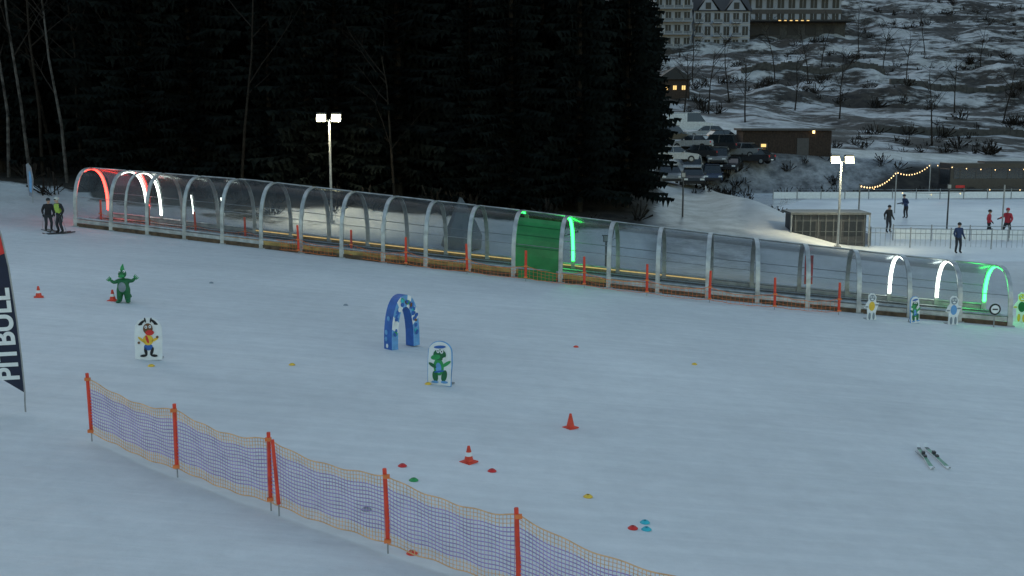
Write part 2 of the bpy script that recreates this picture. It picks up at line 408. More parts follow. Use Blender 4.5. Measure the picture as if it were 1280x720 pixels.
def put(x,y,s):
    k=R.randrange(4)
    if k not in used: o=protos[k]; used.add(k)
    else: o=bpy.data.objects.new('spruce',protos[k].data); COL.objects.link(o)
    o.parent=FO; o.location=(x,y,h(x,y)); o.rotation_euler=(0,0,R.uniform(0,6.28)); o.scale=(s,s,s*R.uniform(.9,1.15))
row=0; y=63.0
while y<98:
    xx=-.56*y-4
    while xx<.128*y-2.4:
        jx,jy=xx+R.uniform(-1,1),y+R.uniform(-1.4,1.4)
        if not (jx<-.40*jy and row<2 and R.random()<.6): put(jx,jy,R.uniform(.85,1.15))
        xx+=R.uniform(2.3,3.6)*(1+row*.05)
    y+=3.6+row*.6; row+=1
for yy in(66,72,80,90,101,112): put(.128*yy-1.7+R.uniform(-.3,.3),yy,1.0)
def bare_tree(name,p,H,mat,seed,lean=0,r0=.13):
    r=random.Random(seed); mb=MB()
    def br(a,d,L,rad,dep):
        pts=[a]; rs=[rad]; dd=d.copy()
        for i in range(4):
            dd=(dd+Vector((r.uniform(-.13,.13),r.uniform(-.13,.13),.03))).normalized(); pts.append(pts[-1]+dd*L/4); rs.append(rad*(1-.19*(i+1)))
        mb.tube(pts,rs,mat if dep<1 else m_twig,5 if dep<2 else 3,False)
        if dep<3:
            for k in range(7 if dep==0 else 4):
                t=r.uniform(.35,1); i=min(3,int(t*4)); q=pts[i].lerp(pts[i+1],t*4-i if t<1 else 1)
                an=r.uniform(0,6.28); nd=(dd*.6+Vector((math.cos(an),math.sin(an),.25))*.75).normalized()
                br(q,nd,L*r.uniform(.28,.45),rad*.38,dep+1)
    br(Vector((0,0,-.3)),Vector((lean,0,1)).normalized(),H,r0,0)
    return mb.obj(name,None,loc=p)
for i,(u,y,H,ln) in enumerate(((20,60,15,.02),(47,61,17,0),(62,62,16,.03),(92,60,14,.06),(112,63,15,-.02),(185,63,14,.0),(305,62,16,.0),(495,61.5,9,.0),(8,63,16,0),(78,64,18,-.03))):
    x=ufor(u,y); bare_tree('birch_tree',at(x,y),H,m_birch if i in(0,1,3,8) else m_bark,40+i,ln,.10)
def bush(mb,p,s,r):
    for k in range(int(26*s)):
        an=r.uniform(0,6.28); el=r.uniform(.2,1.5); L=r.uniform(.6,1.5)*s
        d=Vector((math.cos(an)*math.cos(el),math.sin(an)*math.cos(el),math.sin(el)))
        a=p+Vector((r.uniform(-.4,.4)*s,r.uniform(-.4,.4)*s,-.1)); b=a+d*L; w=.04+.06*s*r.random(); sd=Vector((-d.y,d.x,.2)).normalized()*w
        o=[a-sd*.4,a+sd*.4,b+sd,b-sd*.5+Vector((0,0,.15*s))]
        mb.add(o,[(0,1,2,3)],m_twig)
mb=MB(); r=random.Random(5)
for k in range(1500):
    y=r.uniform(118,330); x=r.uniform(.13*y,.52*y)
    if road(x,y)>.1 or (y<150 and x<.24*y): continue
    if noise.noise(Vector((x*.035,y*.06,7)))<-.02: continue
    bush(mb,at(x,y),r.choice((.35,.5,.6,.8,1.2)),r)
for k in range(60):
    y=r.uniform(104,113); x=r.uniform(20,62); bush(mb,at(x,y),r.uniform(.4,.9),r)
for k in range(55):
    x,y=17.5+r.gauss(0,1.7),86+r.gauss(0,4); bush(mb,at(x,y),r.uniform(.3,.7),r)
for k in range(50):
    x=r.uniform(-45,7); y=r.uniform(57,62); bush(mb,at(x,y),r.uniform(.4,.9),r)
mb.obj('hillside_shrubs')
for i,(u,y,H) in enumerate(((1155,128,8),(880,150,9),(905,165,10),(960,175,10),(1040,150,8),(1000,190,10),(1240,150,8),(860,185,11),(1090,205,9),(1210,215,9),(925,140,7),(1120,180,8),(1180,160,7),(850,150,8),(985,160,8),(1015,215,10),(1060,235,10),(1140,240,9))):
    bare_tree('bare_tree',at(ufor(u,y),y),H,m_twig,80+i,R.uniform(-.05,.05),.12)
# ------------------------------------------------------------------ people
def skinned(verts,edges,rad,root=0,sub=2):
    me=bpy.data.meshes.new('t'); me.from_pydata(verts,edges,[]); o=bpy.data.objects.new('t',me); COL.objects.link(o)
    o.modifiers.new('s','SKIN'); sv=me.skin_vertices[0].data
    for i,q in enumerate(rad): sv[i].radius=q if isinstance(q,tuple) else (q,q)
    sv[root].use_root=True
    ss=o.modifiers.new('u','SUBSURF'); ss.levels=sub; ss.render_levels=sub
    dg=bpy.context.evaluated_depsgraph_get(); e=o.evaluated_get(dg); m2=bpy.data.meshes.new_from_object(e)
    vs=[v.co.copy() for v in m2.vertices]; fs=[tuple(p.vertices) for p in m2.polygons]
    bpy.data.objects.remove(o); return vs,fs
def person(name,loc,rz,jacket,pants,helmet,vest=None,scale=1,skis=False,arms=None,lean=0,stride=.0,squat=0):
    E=empty(name,loc,rz,scale)
    J=[(0,0,.95),(0,-.01,1.12),(0,0,1.32),(0,0,1.47),(0,-.02,1.56),
       (-.19,0,1.42),(.19,0,1.42),
       (-.27,.04,1.15),(.27,.04,1.15),(-.27,-.14,.95),(.27,-.14,.95),
       (-.11,0,.86),(.11,0,.86),(-.13,-.05-stride,.5),(.13,-.05+stride,.5),(-.14,.02-stride,.11),(.14,.02+stride,.11),
       (-.15,-.15-stride,.06),(.15,-.15+stride,.06)]
    if arms:
        for k,q in arms.items(): J[k]=q
    def bend(q):
        x,y,z=q
        if z>.9: y-=(z-.9)*math.tan(lean)
        z2=z-squat*min(1,z/.5) if z>.3 else z
        if .4<z<.6: y-=squat*.9
        return (x,y,z2)
    J=[bend(q) for q in J]
    Ed=[(0,1),(1,2),(2,3),(3,4),(2,5),(2,6),(5,7),(6,8),(7,9),(8,10),(0,11),(0,12),(11,13),(12,14),(13,15),(14,16),(15,17),(16,18)]
    rd=[(.16,.12),(.15,.12),(.17,.13),.075,.07,.085,.085,.065,.065,.045,.045,.10,.10,.075,.075,.06,.06,.05,.05]
    vs,fs=skinned(J,Ed,rd); mb=MB()
    cut=.93-squat
    groups={}
    for f in fs:
        c=sum((vs[i] for i in f),Vector())/len(f)
        m=jacket
        if c.z<cut and abs(c.x)<.235: m=pants
        if c.z<.2: m=m_black
        if vest and c.z>1.0 and c.z<1.42 and abs(c.x)<.17: m=vest
        if c.z>1.5-squat: m=m_skin
        groups.setdefault(m,[]).append(f)
    for m,ff in groups.items(): mb.add(vs,ff,m)
    hx,hy,hz=J[4]; hc=Vector((hx,hy-.015,hz+.10))
    mb.ell(hc,(.082,.10,.125),m_skin,14,10)
    mb.ell(hc+Vector((0,.012,.04)),(.108,.122,.105),helmet,16,10)
    mb.ell(hc+Vector((0,-.085,.022)),(.075,.04,.034),m_glassd,10,6)
    mb.ell(hc+Vector((0,-.105,-.025)),(.014,.02,.022),m_skin,8,6)
    mb.ell(hc+Vector((0,-.093,-.068)),(.026,.008,.008),m_red,8,5)
    for sx in(-1,1): mb.ell(hc+Vector((sx*.088,.0,-.02)),(.014,.025,.035),m_skin,6,5)
    for sd,k in((-1,9),(1,10)): # gloved hands with fingers
        w=Vector(J[k]); e=Vector(J[k-2]); d=(w-e).normalized(); a=d.cross(Vector((0,0,1))); a=(a if a.length>.1 else Vector((0,1,0))).normalized(); b=d.cross(a)
        mb.tube([w-d*.02,w+d*.03,w+d*.085],[.036,.043,.036],m_black,8)
        for j in range(4):
            o=w+d*.08+a*(j-1.5)*.02; L=(.055,.068,.062,.048)[j]
            mb.tube([o,o+d*L*.6+b*.01,o+d*L*.8+b*.035],[.0105,.0095,.008],m_black,5)
        o=w+d*.03+a*.038; mb.tube([o,o+a*.03+d*.03,o+a*.03+d*.06+b*.015],[.013,.011,.009],m_black,5)
    if skis:
        for sx in(-.15,.15):
            mb.tube([(sx,.7,.03),(sx,.0,.025),(sx,-.75,.03),(sx,-.9,.1)],[.035,.04,.04,.02],m_dark,6)
        for k in(9,10):
            w=Vector(J[k]); mb.tube([w+Vector((0,-.03,.06)),w+Vector((.03*(1 if k==10 else -1),.25,-w.z+.02))],[.012,.008],m_grey,5)
    mb.obj('body',E,smooth=True); return E
m_vest=M('vest',(.35,.5,.08),.6); m_jblack=M('jacket_black',(.02,.02,.024),.8); m_jred=M('jacket_red',(.42,.03,.05),.7); m_jblue=M('jacket_blue',(.03,.05,.12),.8); m_pants=M('trousers_dark',(.03,.032,.04),.8); m_helw=M('helmet_white',(.5,.52,.5),.4)
person('skier',G(76,292),-.5,m_jblack,m_pants,m_helw,vest=m_vest,scale=.92,skis=True,lean=.15,squat=.05)
person('skier',G(61,289),.7,m_jblack,m_pants,m_black,scale=.86,skis=True,lean=.25,squat=.08)
person('ice_skater',G(1110,291),.4,m_jblack,m_pants,m_black,scale=1.0,arms={9:(-.36,-.05,.98),7:(-.34,.02,1.2)})
person('ice_skater',G(1132,273),-1.2,m_jblue,m_pants,m_black,scale=1.0,lean=.3,arms={9:(-.25,-.45,1.1),10:(.25,-.45,1.1)})
person('ice_skater',G(1197,317),.2,m_jblue,m_pants,m_black,scale=.95)
person('ice_skater',G(1235,296),.9,m_jred,m_pants,m_black,scale=.95,stride=.12)
person('ice_skater',G(1258,298),-1.0,m_jred,m_pants,m_jred,scale=1.05,stride=.14,arms={9:(-.36,-.3,1.15),7:(-.33,.0,1.22)})
# ------------------------------------------------------------------ slope props
def cone(p,sc=1,band=False):
    mb=MB(); H=.30
    mb.box((0,0,.012),(.24,.24,.024),m_orange)
    for z0,z1,m in((.024,.12,m_orange),(.12,.19,m_white if band else m_orange),(.19,H,m_orange)):
        f=lambda z:.085-.062*(z-.024)/(H-.024)
        mb.tube([(0,0,z0),(0,0,z1)],[f(z0),f(z1)],m,16,cap=(z1==H))
    o=mb.obj('traffic_cone',None,loc=p,rz=R.uniform(0,1)); o.scale=(sc,)*3; return o
cone(G(713,535),1); cone(G(586,579),1,True); cone(G(48.5,372),1.1,True); cone(G(141,376),1.1,True)
def marker(u,v,m):
    mb=MB(); prof_=[(.08,.0),(.078,.01),(.042,.04),(.025,.043),(.025,.035)]; n=18; vs=[];fs=[]
    for rr,z in prof_:
        for k in range(n): vs.append((rr*math.cos(2*pi*k/n),rr*math.sin(2*pi*k/n),z))
    for i in range(len(prof_)-1):
        for k in range(n): fs.append((i*n+k,i*n+(k+1)%n,(i+1)*n+(k+1)%n,(i+1)*n+k))
    mb.add(vs,fs,m); mb.obj('marker_disc_cone',None,loc=G(u,v)+Vector((0,0,.003)))
m_greymark=M('grey_mark',(.22,.26,.3),.7)
for u,v,m in((503,583,m_red),(517,601,m_green),(615,590,m_red),(735,622,m_yellow),(791,661,m_red),(806,654,m_cyan),(808,663,m_cyan),(458,639,m_greymark),(515,694,m_orange),(189,458,m_yellow),(365,457,m_yellow),(535,481,m_yellow),(720,434,m_orange),(868,456,m_yellow),(432,382,m_greymark),(264,354,m_greymark),(543,479,m_yellow)):
    marker(u,v,m)
def board_outline(w,H,n=14):
    ol=[(-w/2,0),(w/2,0),(w/2*1.04,H*.5)]
    for k in range(n+1):
        a=pi*k/n; ol.append((w/2*math.cos(a),H-w*.42+w*.42*math.sin(a)))
    ol.append((-w/2*1.04,H*.5)); return ol
def board(name,p,rz,kind,w=.58,H=1.0,tilt=.08):
    E=empty(name,p,rz); mb=MB(); edge=m_white if kind!='croc' else m_lblue
    mb.prism(board_outline(w,H),0,.05,m_white,edge)
    y=-.006
    def d(x,z,rx,rz_,m,a=0,l=0): mb.disc(x,z,rx,rz_,y-.004*l,m,a=a)
    if kind=='croc':
        ol=board_outline(w,H); ol2=board_outline(w*.9,H*.95); mb.prism([(x,z+.02) for x,z in ol2],-.004,-.001,m_white)
        mb.tube([(x,.025,z) for x,z in ol]+[(ol[0][0],.025,ol[0][1])],.022,m_lblue,6,False)
        d(-.02,.42,.13,.2,m_green,.1,1); d(.0,.70,.16,.13,m_green2,0,2); d(-.1,.64,.12,.06,m_green,.2,3); d(.12,.22,.07,.14,m_green2,-.2,1); d(-.1,.2,.07,.13,m_green2,.2,1)
        d(-.02,.4,.07,.12,m_lblue,.1,3); d(.17,.5,.13,.04,m_green,.6,3); d(-.17,.45,.11,.04,m_green2,-.5,3); d(.05,.78,.04,.05,m_white,0,4); d(-.04,.79,.04,.05,m_white,0,4); d(.05,.78,.014,.02,m_black,0,5); d(-.04,.79,.014,.02,m_black,0,5); d(0,.88,.15,.035,m_blue,.1,3)
        d(.0,.32,.13,.02,m_blue,.2,4); d(-.1,.07,.09,.03,m_lblue,0,3); d(.13,.08,.09,.03,m_lblue,0,3); d(.12,.62,.05,.03,m_white,.5,4)
    else:
        d(0,.72,.11,.13,m_mbrown,0,1); d(-.14,.86,.09,.03,m_black,.7,1); d(.14,.88,.09,.03,m_black,-.7,1); d(-.06,.92,.02,.06,m_black,.2,1); d(.07,.92,.02,.06,m_black,-.2,1); d(-.17,.82,.05,.02,m_black,.1,1); d(.18,.83,.05,.02,m_black,-.1,1)
        d(.04,.63,.10,.065,m_red,.1,3); d(-.04,.76,.03,.035,m_white,0,4); d(.05,.77,.03,.035,m_white,0,4); d(.05,.77,.012,.015,m_black,0,5); d(-.04,.76,.012,.015,m_black,0,5)
        d(0,.46,.12,.12,m_yellow,0,2); d(.15,.47,.09,.03,m_yellow,.5,2); d(-.15,.47,.1,.03,m_yellow,-.7,2); d(.21,.53,.03,.03,m_mbrown,0,3); d(-.21,.40,.03,.03,m_mbrown,0,3); d(0,.3,.1,.08,m_blue,0,1); d(-.02,.48,.03,.1,m_red,.3,3)
        d(-.06,.2,.035,.1,m_black,.2,1); d(.08,.2,.035,.1,m_black,-.3,1); d(-.11,.1,.08,.03,m_black,.1,2); d(.13,.1,.08,.03,m_black,-.1,2)
    mb.box((0,.2,.02),(w*.8,.36,.03),m_grey)
    mb.tube([(0,.34,.03),(0,.04,H*.6)],.015,m_grey,5)
    o=mb.obj('panel',E); o.rotation_euler=(tilt*-1,0,0); return E
board('cartoon_moose_board',G(186,450),.05,'moose',w=.60,H=.98)
board('cartoon_crocodile_board',G(549,482),-.35,'croc',w=.56,H=1.0)
def figure_board(name,p,rz,c1,c2,H):
    """cut-out character panel with irregular outline"""
    E=empty(name,p,rz); mb=MB()
    mb.prism([(-.16,0),(.18,0),(.15,.25),(.2,.42),(.27,.62),(.17,.62),(.14,.70),(.16,.82),(.08,.95),(-.05,.97),(-.14,.88),(-.13,.7),(-.2,.6),(-.27,.44),(-.17,.42),(-.15,.25)],0,.04,m_white)
    for x,z,rx,rz_,m,l in((0,.80,.11,.12,c1,1),(0,.5,.11,.17,c2,1),(.18,.55,.07,.025,c1,2),(-.19,.48,.06,.025,c1,2),(-.07,.14,.045,.13,c1,1),(.08,.14,.045,.13,c1,1),(-.04,.84,.03,.035,m_white,2),(.05,.84,.03,.035,m_white,2),(-.04,.84,.012,.016,m_black,3),(.05,.84,.012,.016,m_black,3),(0,.75,.05,.03,m_white,2)):
        mb.disc(x,z,rx,rz_,-.006-.004*l,m)
    mb.tube([(0,.3,0),(0,.04,.6)],.015,m_grey,5); mb.box((0,.16,.015),(.34,.3,.03),m_grey)
    o=mb.obj('panel',E); o.scale=(H,H,H)
figure_board('cartoon_bear_board',G(1089,400),.1,m_greymark,m_yellow,1.05)
board('cartoon_frog_board',G(1144,404),.5,'croc',w=.45,H=1.0)
figure_board('cartoon_wolf_board',G(1191,406),.1,m_greymark,m_lblue,1.15)
p=G(1242,409); E=empty('round_sign',p); mb=MB(); mb.tube([(0,0,-.1),(0,0,.5)],.025,m_grey,8); mb.disc(0,.70,.22,.22,-.03,m_black,24,th=.03); mb.disc(0,.70,.16,.16,-.036,m_white,24); mb.box((0,-.043,.70),(.2,.006,.05),m_black); mb.obj('disc',E)
figure_board('cartoon_tiger_board',G(1276,403),-.6,m_yellow,m_green2,1.25)
# green dragon mascot
E=empty('green_dragon_mascot',G(155,378),.1)
J=[(0,0,.42),(0,0,.58),(0,0,.74),(-.13,0,.64),(.15,0,.64),(-.25,-.05,.60),(.28,-.03,.64),(-.33,-.09,.68),(.36,-.05,.72),(-.10,0,.3),(.10,0,.3),(-.12,0,.06),(.12,0,.06),(-.13,-.13,.05),(.15,-.12,.05),(.05,.18,.25),(.15,.32,.1)]
Ed=[(0,1),(1,2),(1,3),(1,4),(3,5),(4,6),(5,7),(6,8),(0,9),(0,10),(9,11),(10,12),(11,13),(12,14),(0,15),(15,16)]
vs,fs=skinned(J,Ed,[(.19,.16),(.17,.14),.09,.07,.07,.055,.055,.045,.045,.11,.11,.08,.08,.06,.06,.09,.03]); mb=MB(); mb.add(vs,fs,m_green2)
mb.ell((0,-.03,.85),(.12,.12,.12),m_green2,14,10); mb.ell((0,-.16,.80),(.09,.11,.05),m_green,12,8)
for sx in(-.06,.06): mb.ell((sx,-.09,.93),(.035,.035,.045),m_white,8,6); mb.ell((sx,-.125,.93),(.013,.013,.018),m_black,6,5); mb.ell((sx*.6,-.26,.825),(.012,.01,.01),m_black,6,5)
mb.ell((0,-.13,.47),(.11,.06,.15),m_greymark,12,8)
for k in range(4): mb.tube([(0,.08+.01*k,.95-.13*k),(0,.18,.98-.13*k)],[.05,.005],m_green,6)
mb.tube([(0,.0,.93),(0,.01,1.04),(.02,.02,1.14)],[.07,.05,.01],m_green,10)
for sx in(-.13,.15): mb.ell((sx,-.12,.045),(.07,.12,.045),m_green2,10,6)
for k,(a,b) in enumerate(((5,7),(6,8))):
    w=Vector(J[b]); d=(w-Vector(J[a])).normalized(); s_=d.cross(Vector((0,1,0)))
    for j in range(4): mb.tube([w+s_*(j-1.5)*.03,w+d*.1+s_*(j-1.5)*.045],[.018,.012],m_green,5)
    mb.tube([w,w+s_*.07+d*.03],[.018,.012],m_green,5)
mb.obj('body',E,smooth=True)
# blue gate arch
E=empty('blue_slalom_arch',(G(489,437)+G(516,432))/2,.92); mb=MB()
def parab(w,H,n):
    return [(w*math.copysign(abs(math.cos(pi*k/n))**.9,math.cos(pi*k/n)),H*math.sin(pi*k/n)**.72) for k in range(n+1)]
n=22; ou=parab(.54,1.42,n); inn=parab(.30,1.10,n); D=.14
for y0,sg in((-D,1),(D,-1)):
    vs=[(x,y0,z) for x,z in ou]+[(x,y0,z) for x,z in inn]; fs=[(i,i+n+1,i+n+2,i+1) if sg<0 else (i,i+1,i+n+2,i+n+1) for i in range(n)]
    mb.add(vs,[f for i,f in enumerate(fs) if i%5 in(0,1,2)],m_lblue); mb.add(vs,[f for i,f in enumerate(fs) if i%5 in(3,4)],m_white)
for ol in(ou,inn):
    vs=[(x,-D,z) for x,z in ol]+[(x,D,z) for x,z in ol]; mb.add(vs,[(i,i+n+1,i+n+2,i+1) for i in range(n)],m_blue)
rr=random.Random(3)
for k in range(34):
    t=rr.uniform(.03,.97); i=int(t*n); f=t*n-i
    po=Vector(ou[i]).lerp(Vector(ou[i+1]),f); pn=Vector(inn[i]).lerp(Vector(inn[i+1]),f); c=po.lerp(pn,rr.uniform(.3,.7))
    mm=rr.choice([m_white,m_white,m_blue,m_green,m_blue,m_cyan,m_blue,m_mbrown]); l=k*.0006
    mb.disc(c.x,c.y,rr.uniform(.03,.07),rr.uniform(.03,.07),-D-.006-l,mm,a=rr.uniform(0,3)); mb.disc(c.x,c.y,.05,.06,D+.002+l,mm)
for sx in(-1,1):
    for k in range(5): mb.ell((sx*(.53 if k<3 else .49),rr.uniform(-.08,.08),.12+.18*k),(.016,.05,.07),(m_white,m_lblue,m_lblue)[k%3],10,6)
mb.obj('arch',E)
# skis lying on the snow
E=empty('pair_of_skis'); mb=MB()
m_ski=M('ski_green',(.12,.3,.2),.4,var=.4,scale=9); m_skid=M('ski_dark',(.08,.10,.10),.4)
for a,b in((G(1147,561),G(1166,589)),(G(1156,561),G(1187,589))):
    t=(b-a).normalized(); s_=t.cross(Vector((0,0,1)))*.038; st=[(0,.10,.5),(.06,.03,.95),(.15,.02,1.15),(.5,.03,.8),(.88,.02,1.1),(.97,.025,.9),(1,.05,.4)]
    vs=[]
    for k,z,w in st:
        q=a.lerp(b,k); vs+=[q+s_*w+Vector((0,0,z+.02)),q-s_*w+Vector((0,0,z+.02)),q-s_*w+Vector((0,0,z)),q+s_*w+Vector((0,0,z))]
    fs=[]
    for k in range(len(st)-1):
        for j in range(4): fs.append((k*4+j,k*4+(j+1)%4,k*4+4+(j+1)%4,k*4+4+j))
    mb.add(vs,fs,m_white)
    mb.add([v+Vector((0,0,.004)) for k in range(1,3) for v in (Vector(vs[k*4]),Vector(vs[k*4+1]))],[(0,1,3,2)],m_skid)
    mb.add([v+Vector((0,0,.004)) for k in range(2,5) for v in (Vector(vs[k*4]),Vector(vs[k*4+1]))],[(0,1,3,2),(2,3,5,4)],m_ski)
    c=a.lerp(b,.5); rz=math.atan2(t.y,t.x)
    mb.box(c+Vector((0,0,.065)),(.09,.06,.05),m_dark,rz=rz); mb.box(c-t*.2+Vector((0,0,.075)),(.09,.06,.07),m_dark,rz=rz)
a,b=G(1144,566),G(1168,586); mb.tube([a+Vector((0,0,.03)),b+Vector((0,0,.02))],.009,m_grey,5)
mb.obj('skis',E)
# feather flags
p=G(32,515); E=empty('feather_banner_flag',p,.0); mb=MB()
right=[(.0,.37),(-.02,1.0),(-.06,1.75),(-.14,2.7),(-.24,3.3),(-.38,3.75),(-.62,4.05),(-.88,4.12)]
left=[(-.98,3.9),(-.90,3.0),(-.82,2.0),(-.78,1.3),(-.76,.85)]
mb.prism(right+left,-.004,.004,m_navy)
mb.prism([(-.24,3.28),(-.38,3.73),(-.62,4.02),(-.88,4.09),(-.96,3.8),(-.42,2.85),(-.18,2.95)],-.012,-.008,m_red)
mb.tube([(0,0,-.2),(0,0,.2),(.01,0,.37)]+[(x+.012,0,z) for x,z in right[1:]],.014,m_grey,6)
mb.obj('flag_cloth',E)
cu=bpy.data.curves.new('t','FONT'); cu.body='PITBULL'; cu.size=.54; cu.extrude=.003; cu.offset=.014
to=bpy.data.objects.new('t',cu); COL.objects.link(to); dg=bpy.context.evaluated_depsgraph_get(); dg.update(); tm=bpy.data.meshes.new_from_object(to.evaluated_get(dg)); bpy.data.objects.remove(to)
lo=bpy.data.objects.new('lettering',tm); tm.materials.append(m_white); COL.objects.link(lo); lo.parent=E; lo.location=(-.07,-.012,.60)
lo.rotation_euler=(Matrix.Rotation(pi/2,4,'X')@Matrix.Rotation(pi/2+.05,4,'Z')).to_euler(); lo.scale=(.88,1,1)
p=G(41,254); E=empty('small_feather_flag',p); mb=MB()
mb.prism([(0,.3),(.1,1.2),(.02,1.8),(-.12,2.0),(-.22,1.95),(-.2,1.0),(-.16,.35)],-.004,.004,M('flag_grey',(.2,.23,.28),.7)); mb.prism([(-.02,.5),(.03,1.2),(-.02,1.6),(-.1,1.6),(-.12,.6)],-.01,-.006,m_lblue)
mb.tube([(0.01,0,-.1),(0.01,0,.3),(.105,0,1.2),(.025,0,1.8),(-.12,0,2.02)],.015,m_grey,5); mb.obj('flag_cloth',E)
# ------------------------------------------------------------------ vehicles
def car(p,rz,paint,kind='car'):
    name={'car':'parked_car','suv':'parked_suv','van':'parked_van'}[kind]
    E=empty(name,p,rz); mb=MB()
    L,Wd,H={'car':(4.3,1.75,1.45),'suv':(4.5,1.85,1.75),'van':(5.3,2.0,2.25)}[kind]
    if kind=='van': body=[(-L/2,.35),(L/2-.1,.35),(L/2,.6),(L/2-.05,1.05),(L/2-.9,1.25),(-L/2,1.25)]; gh=[(-L/2+.02,1.2),(L/2-.85,1.2),(L/2-1.55,H-.08),(L/2-1.9,H),(-L/2+.15,H)]
    else: body=[(-L/2,.35),(L/2-.1,.3),(L/2,.55),(L/2-.1,.78),(L/2-1.15,.92),(-L/2+.1,.98),(-L/2,.8)]; gh=[(-L/2+(.15 if kind=='suv' else .35),.95),(L/2-1.1,.92),(L/2-1.75,H-.06),(L/2-2.1,H),(-L/2+(.35 if kind=='suv' else .9),H-.03)]
    def loft(ol,w0,w1,m):
        zs=[z for _,z in ol]; a,b=min(zs),max(zs)
        f=lambda z:w0+(w1-w0)*(z-a)/(b-a)
        n=len(ol); vs=[(x,-f(z)/2,z) for x,z in ol]+[(x,f(z)/2,z) for x,z in ol]
        mb.add(vs,[tuple(range(n)),tuple(range(2*n-1,n-1,-1))]+[(i,i+n,(i+1)%n+n,(i+1)%n) for i in range(n)],m)
    loft(body,Wd,Wd*.97,paint); loft(gh,Wd*.95,Wd*.74,m_glassd)
    if kind=='van':
        for sy in(-1,1): mb.box((-L/2+1.2,sy*Wd*.435,1.72),(2.3,.06,.95),paint,rx=sy*.1)
    rx=[x for x,z in gh if z>H-.1]; mb.box(((min(rx)+max(rx))/2,0,H+.012),(max(rx)-min(rx)+.1,Wd*.74,.05),paint)
    for sx in(-L*.31,L*.32):
        for sy in(-1,1):
            mb.tube([(sx,sy*(Wd/2-.2),.32),(sx,sy*(Wd/2+.01),.32)],.33,m_black,14); mb.tube([(sx,sy*(Wd/2),.32),(sx,sy*(Wd/2+.02),.32)],.19,m_grey,10)
    for sy in(-1,1):
        mb.box((L/2-.06,sy*Wd*.36,.66),(.14,.34,.14),m_white); mb.box((-L/2+.03,sy*Wd*.4,.8),(.1,.22,.2),m_red); mb.box((L/2-1.5,sy*(Wd/2+.05),1.0),(.12,.16,.12),paint)
        xm=sum(x for x,z in gh)/len(gh); mb.tube([(xm,sy*Wd*.472,.96),(xm-.05,sy*Wd*.372,H-.01)],.035,paint,4)
    mb.box((L/2-.01,0,.42),(.06,Wd*.8,.16),m_black); mb.box((-L/2,0,.45),(.06,.5,.12),m_white)
    mb.obj('body',E,bevel=.03); return E
pw=M('paint_white',(.7,.72,.73),.35); pk=M('paint_black',(.03,.031,.035),.25); pg=M('paint_grey',(.2,.21,.22),.3); pb=M('paint_blue',(.05,.07,.12),.3); ps=M('paint_silver',(.45,.46,.47),.3)
for u,v,rz,pt,kd in ((862,166,-.15,pw,'van'),(842,178,-.1,pk,'suv'),(884,174,2.9,ps,'car'),(905,180,.2,pk,'car'),(866,187,2.6,ps,'car'),(895,190,2.7,pk,'suv'),(925,197,2.6,pg,'car'),(872,200,2.7,pk,'car'),(900,206,-1.9,pg,'suv'),(915,215,-2.0,pk,'car'),(866,217,-1.8,ps,'suv'),(890,228,-1.7,pb,'suv'),(866,233,-1.7,pk,'car'),(836,230,-1.6,pg,'car'),(842,203,.2,ps,'car'),(940,205,2.5,pk,'car')):
    car(G(u,v),rz,pt,kd)
E=empty('parked_coach',at(46.8,105.5),0.05); mb=MB(); m_bus=M('coach_paint',(.03,.032,.035),.3)
mb.box((0,0,1.75),(11,2.5,2.9),m_bus); mb.box((0,-1.26,2.25),(10.4,.03,1.0),m_glassd)
for k in range(7): mb.box((-4.6+k*1.53,-1.275,2.25),(.07,.03,1.0),m_bus)
for sx in(-3.4,2.6,3.9): mb.tube([(sx,-1.3,.5),(sx,1.3,.5)],.5,m_black,14)
mb.box((-5.51,0,1.9),(.03,2.1,1.5),m_glassd); mb.box((0,0,3.26),(4,1.6,.2),m_dark); mb.box((-4.5,-1.27,1.0),(.9,.02,.25),m_red); mb.obj('body',E,bevel=.08)
# ------------------------------------------------------------------ buildings
m_wood=M('dark_wood_wall',(.04,.026,.02),.8,var=.4,scale=5)
def planks(mb,x0,x1,y,z0,z1,m,step=.22):
    x=x0+.1
    while x<x1: mb.box((x,y,(z0+z1)/2),(step*.82,.04,z1-z0),m); x+=step
E=empty('wooden_kiosk',Vector((28.2,113.5,1.75)),-.03); mb=MB()
mb.box((0,2,1.3),(9.0,4,3.4),m_wood); planks(mb,-4.5,4.5,-.03,-.3,3.0,m_wood); mb.box((0,1.9,3.13),(9.5,4.7,.22),m_dark)
mb.box((-2.4,-.09,1.5),(.5,.05,.3),m_win); mb.box((-2.4,-.07,1.5),(.8,.04,.5),m_dark); mb.box((1.6,-.08,1.2),(1.2,.06,2.1),m_dark); mb.box((2.6,-.3,2.9),(.2,.2,.35),m_bulb); mb.obj('walls',E)
m_frame=M('hut_frame',(.10,.105,.11),.5,.3)
q=Vector(((985+1082-1280)/2/1372*62/math.cos(PT),62,-1.45)); E=empty('rink_hut',q,-.02); mb=MB()
mb.box((0,1,1.0),(4.1,2,1.9),m_dark); mb.box((0,1,2.02),(4.5,2.4,.12),m_frame)
for k in range(10): mb.box((-1.95+k*.433,-.04,1.0),(.05,.06,1.9),m_frame)
for k in range(3): mb.box((0,-.03,.4+k*.6),(4.1,.04,.04),m_frame)
for k in range(3): mb.box((-1.3+k*1.3,-.025,1.2),(1.0,.03,.9),m_wdark)
for sx in(-2.2,2.2):mb.tube([(sx,-.15,-.4),(sx,-.15,2.0)],.05,m_grey,6)
mb.obj('walls',E)
m_wall=M('pale_render',(.27,.30,.36),.8,var=.1,scale=.4); m_roof=M('dark_roof',(.03,.03,.032),.7); m_balc=M('balcony_glass',(.12,.14,.17),.5); m_trim=M('balcony_slab',(.36,.39,.44),.7)
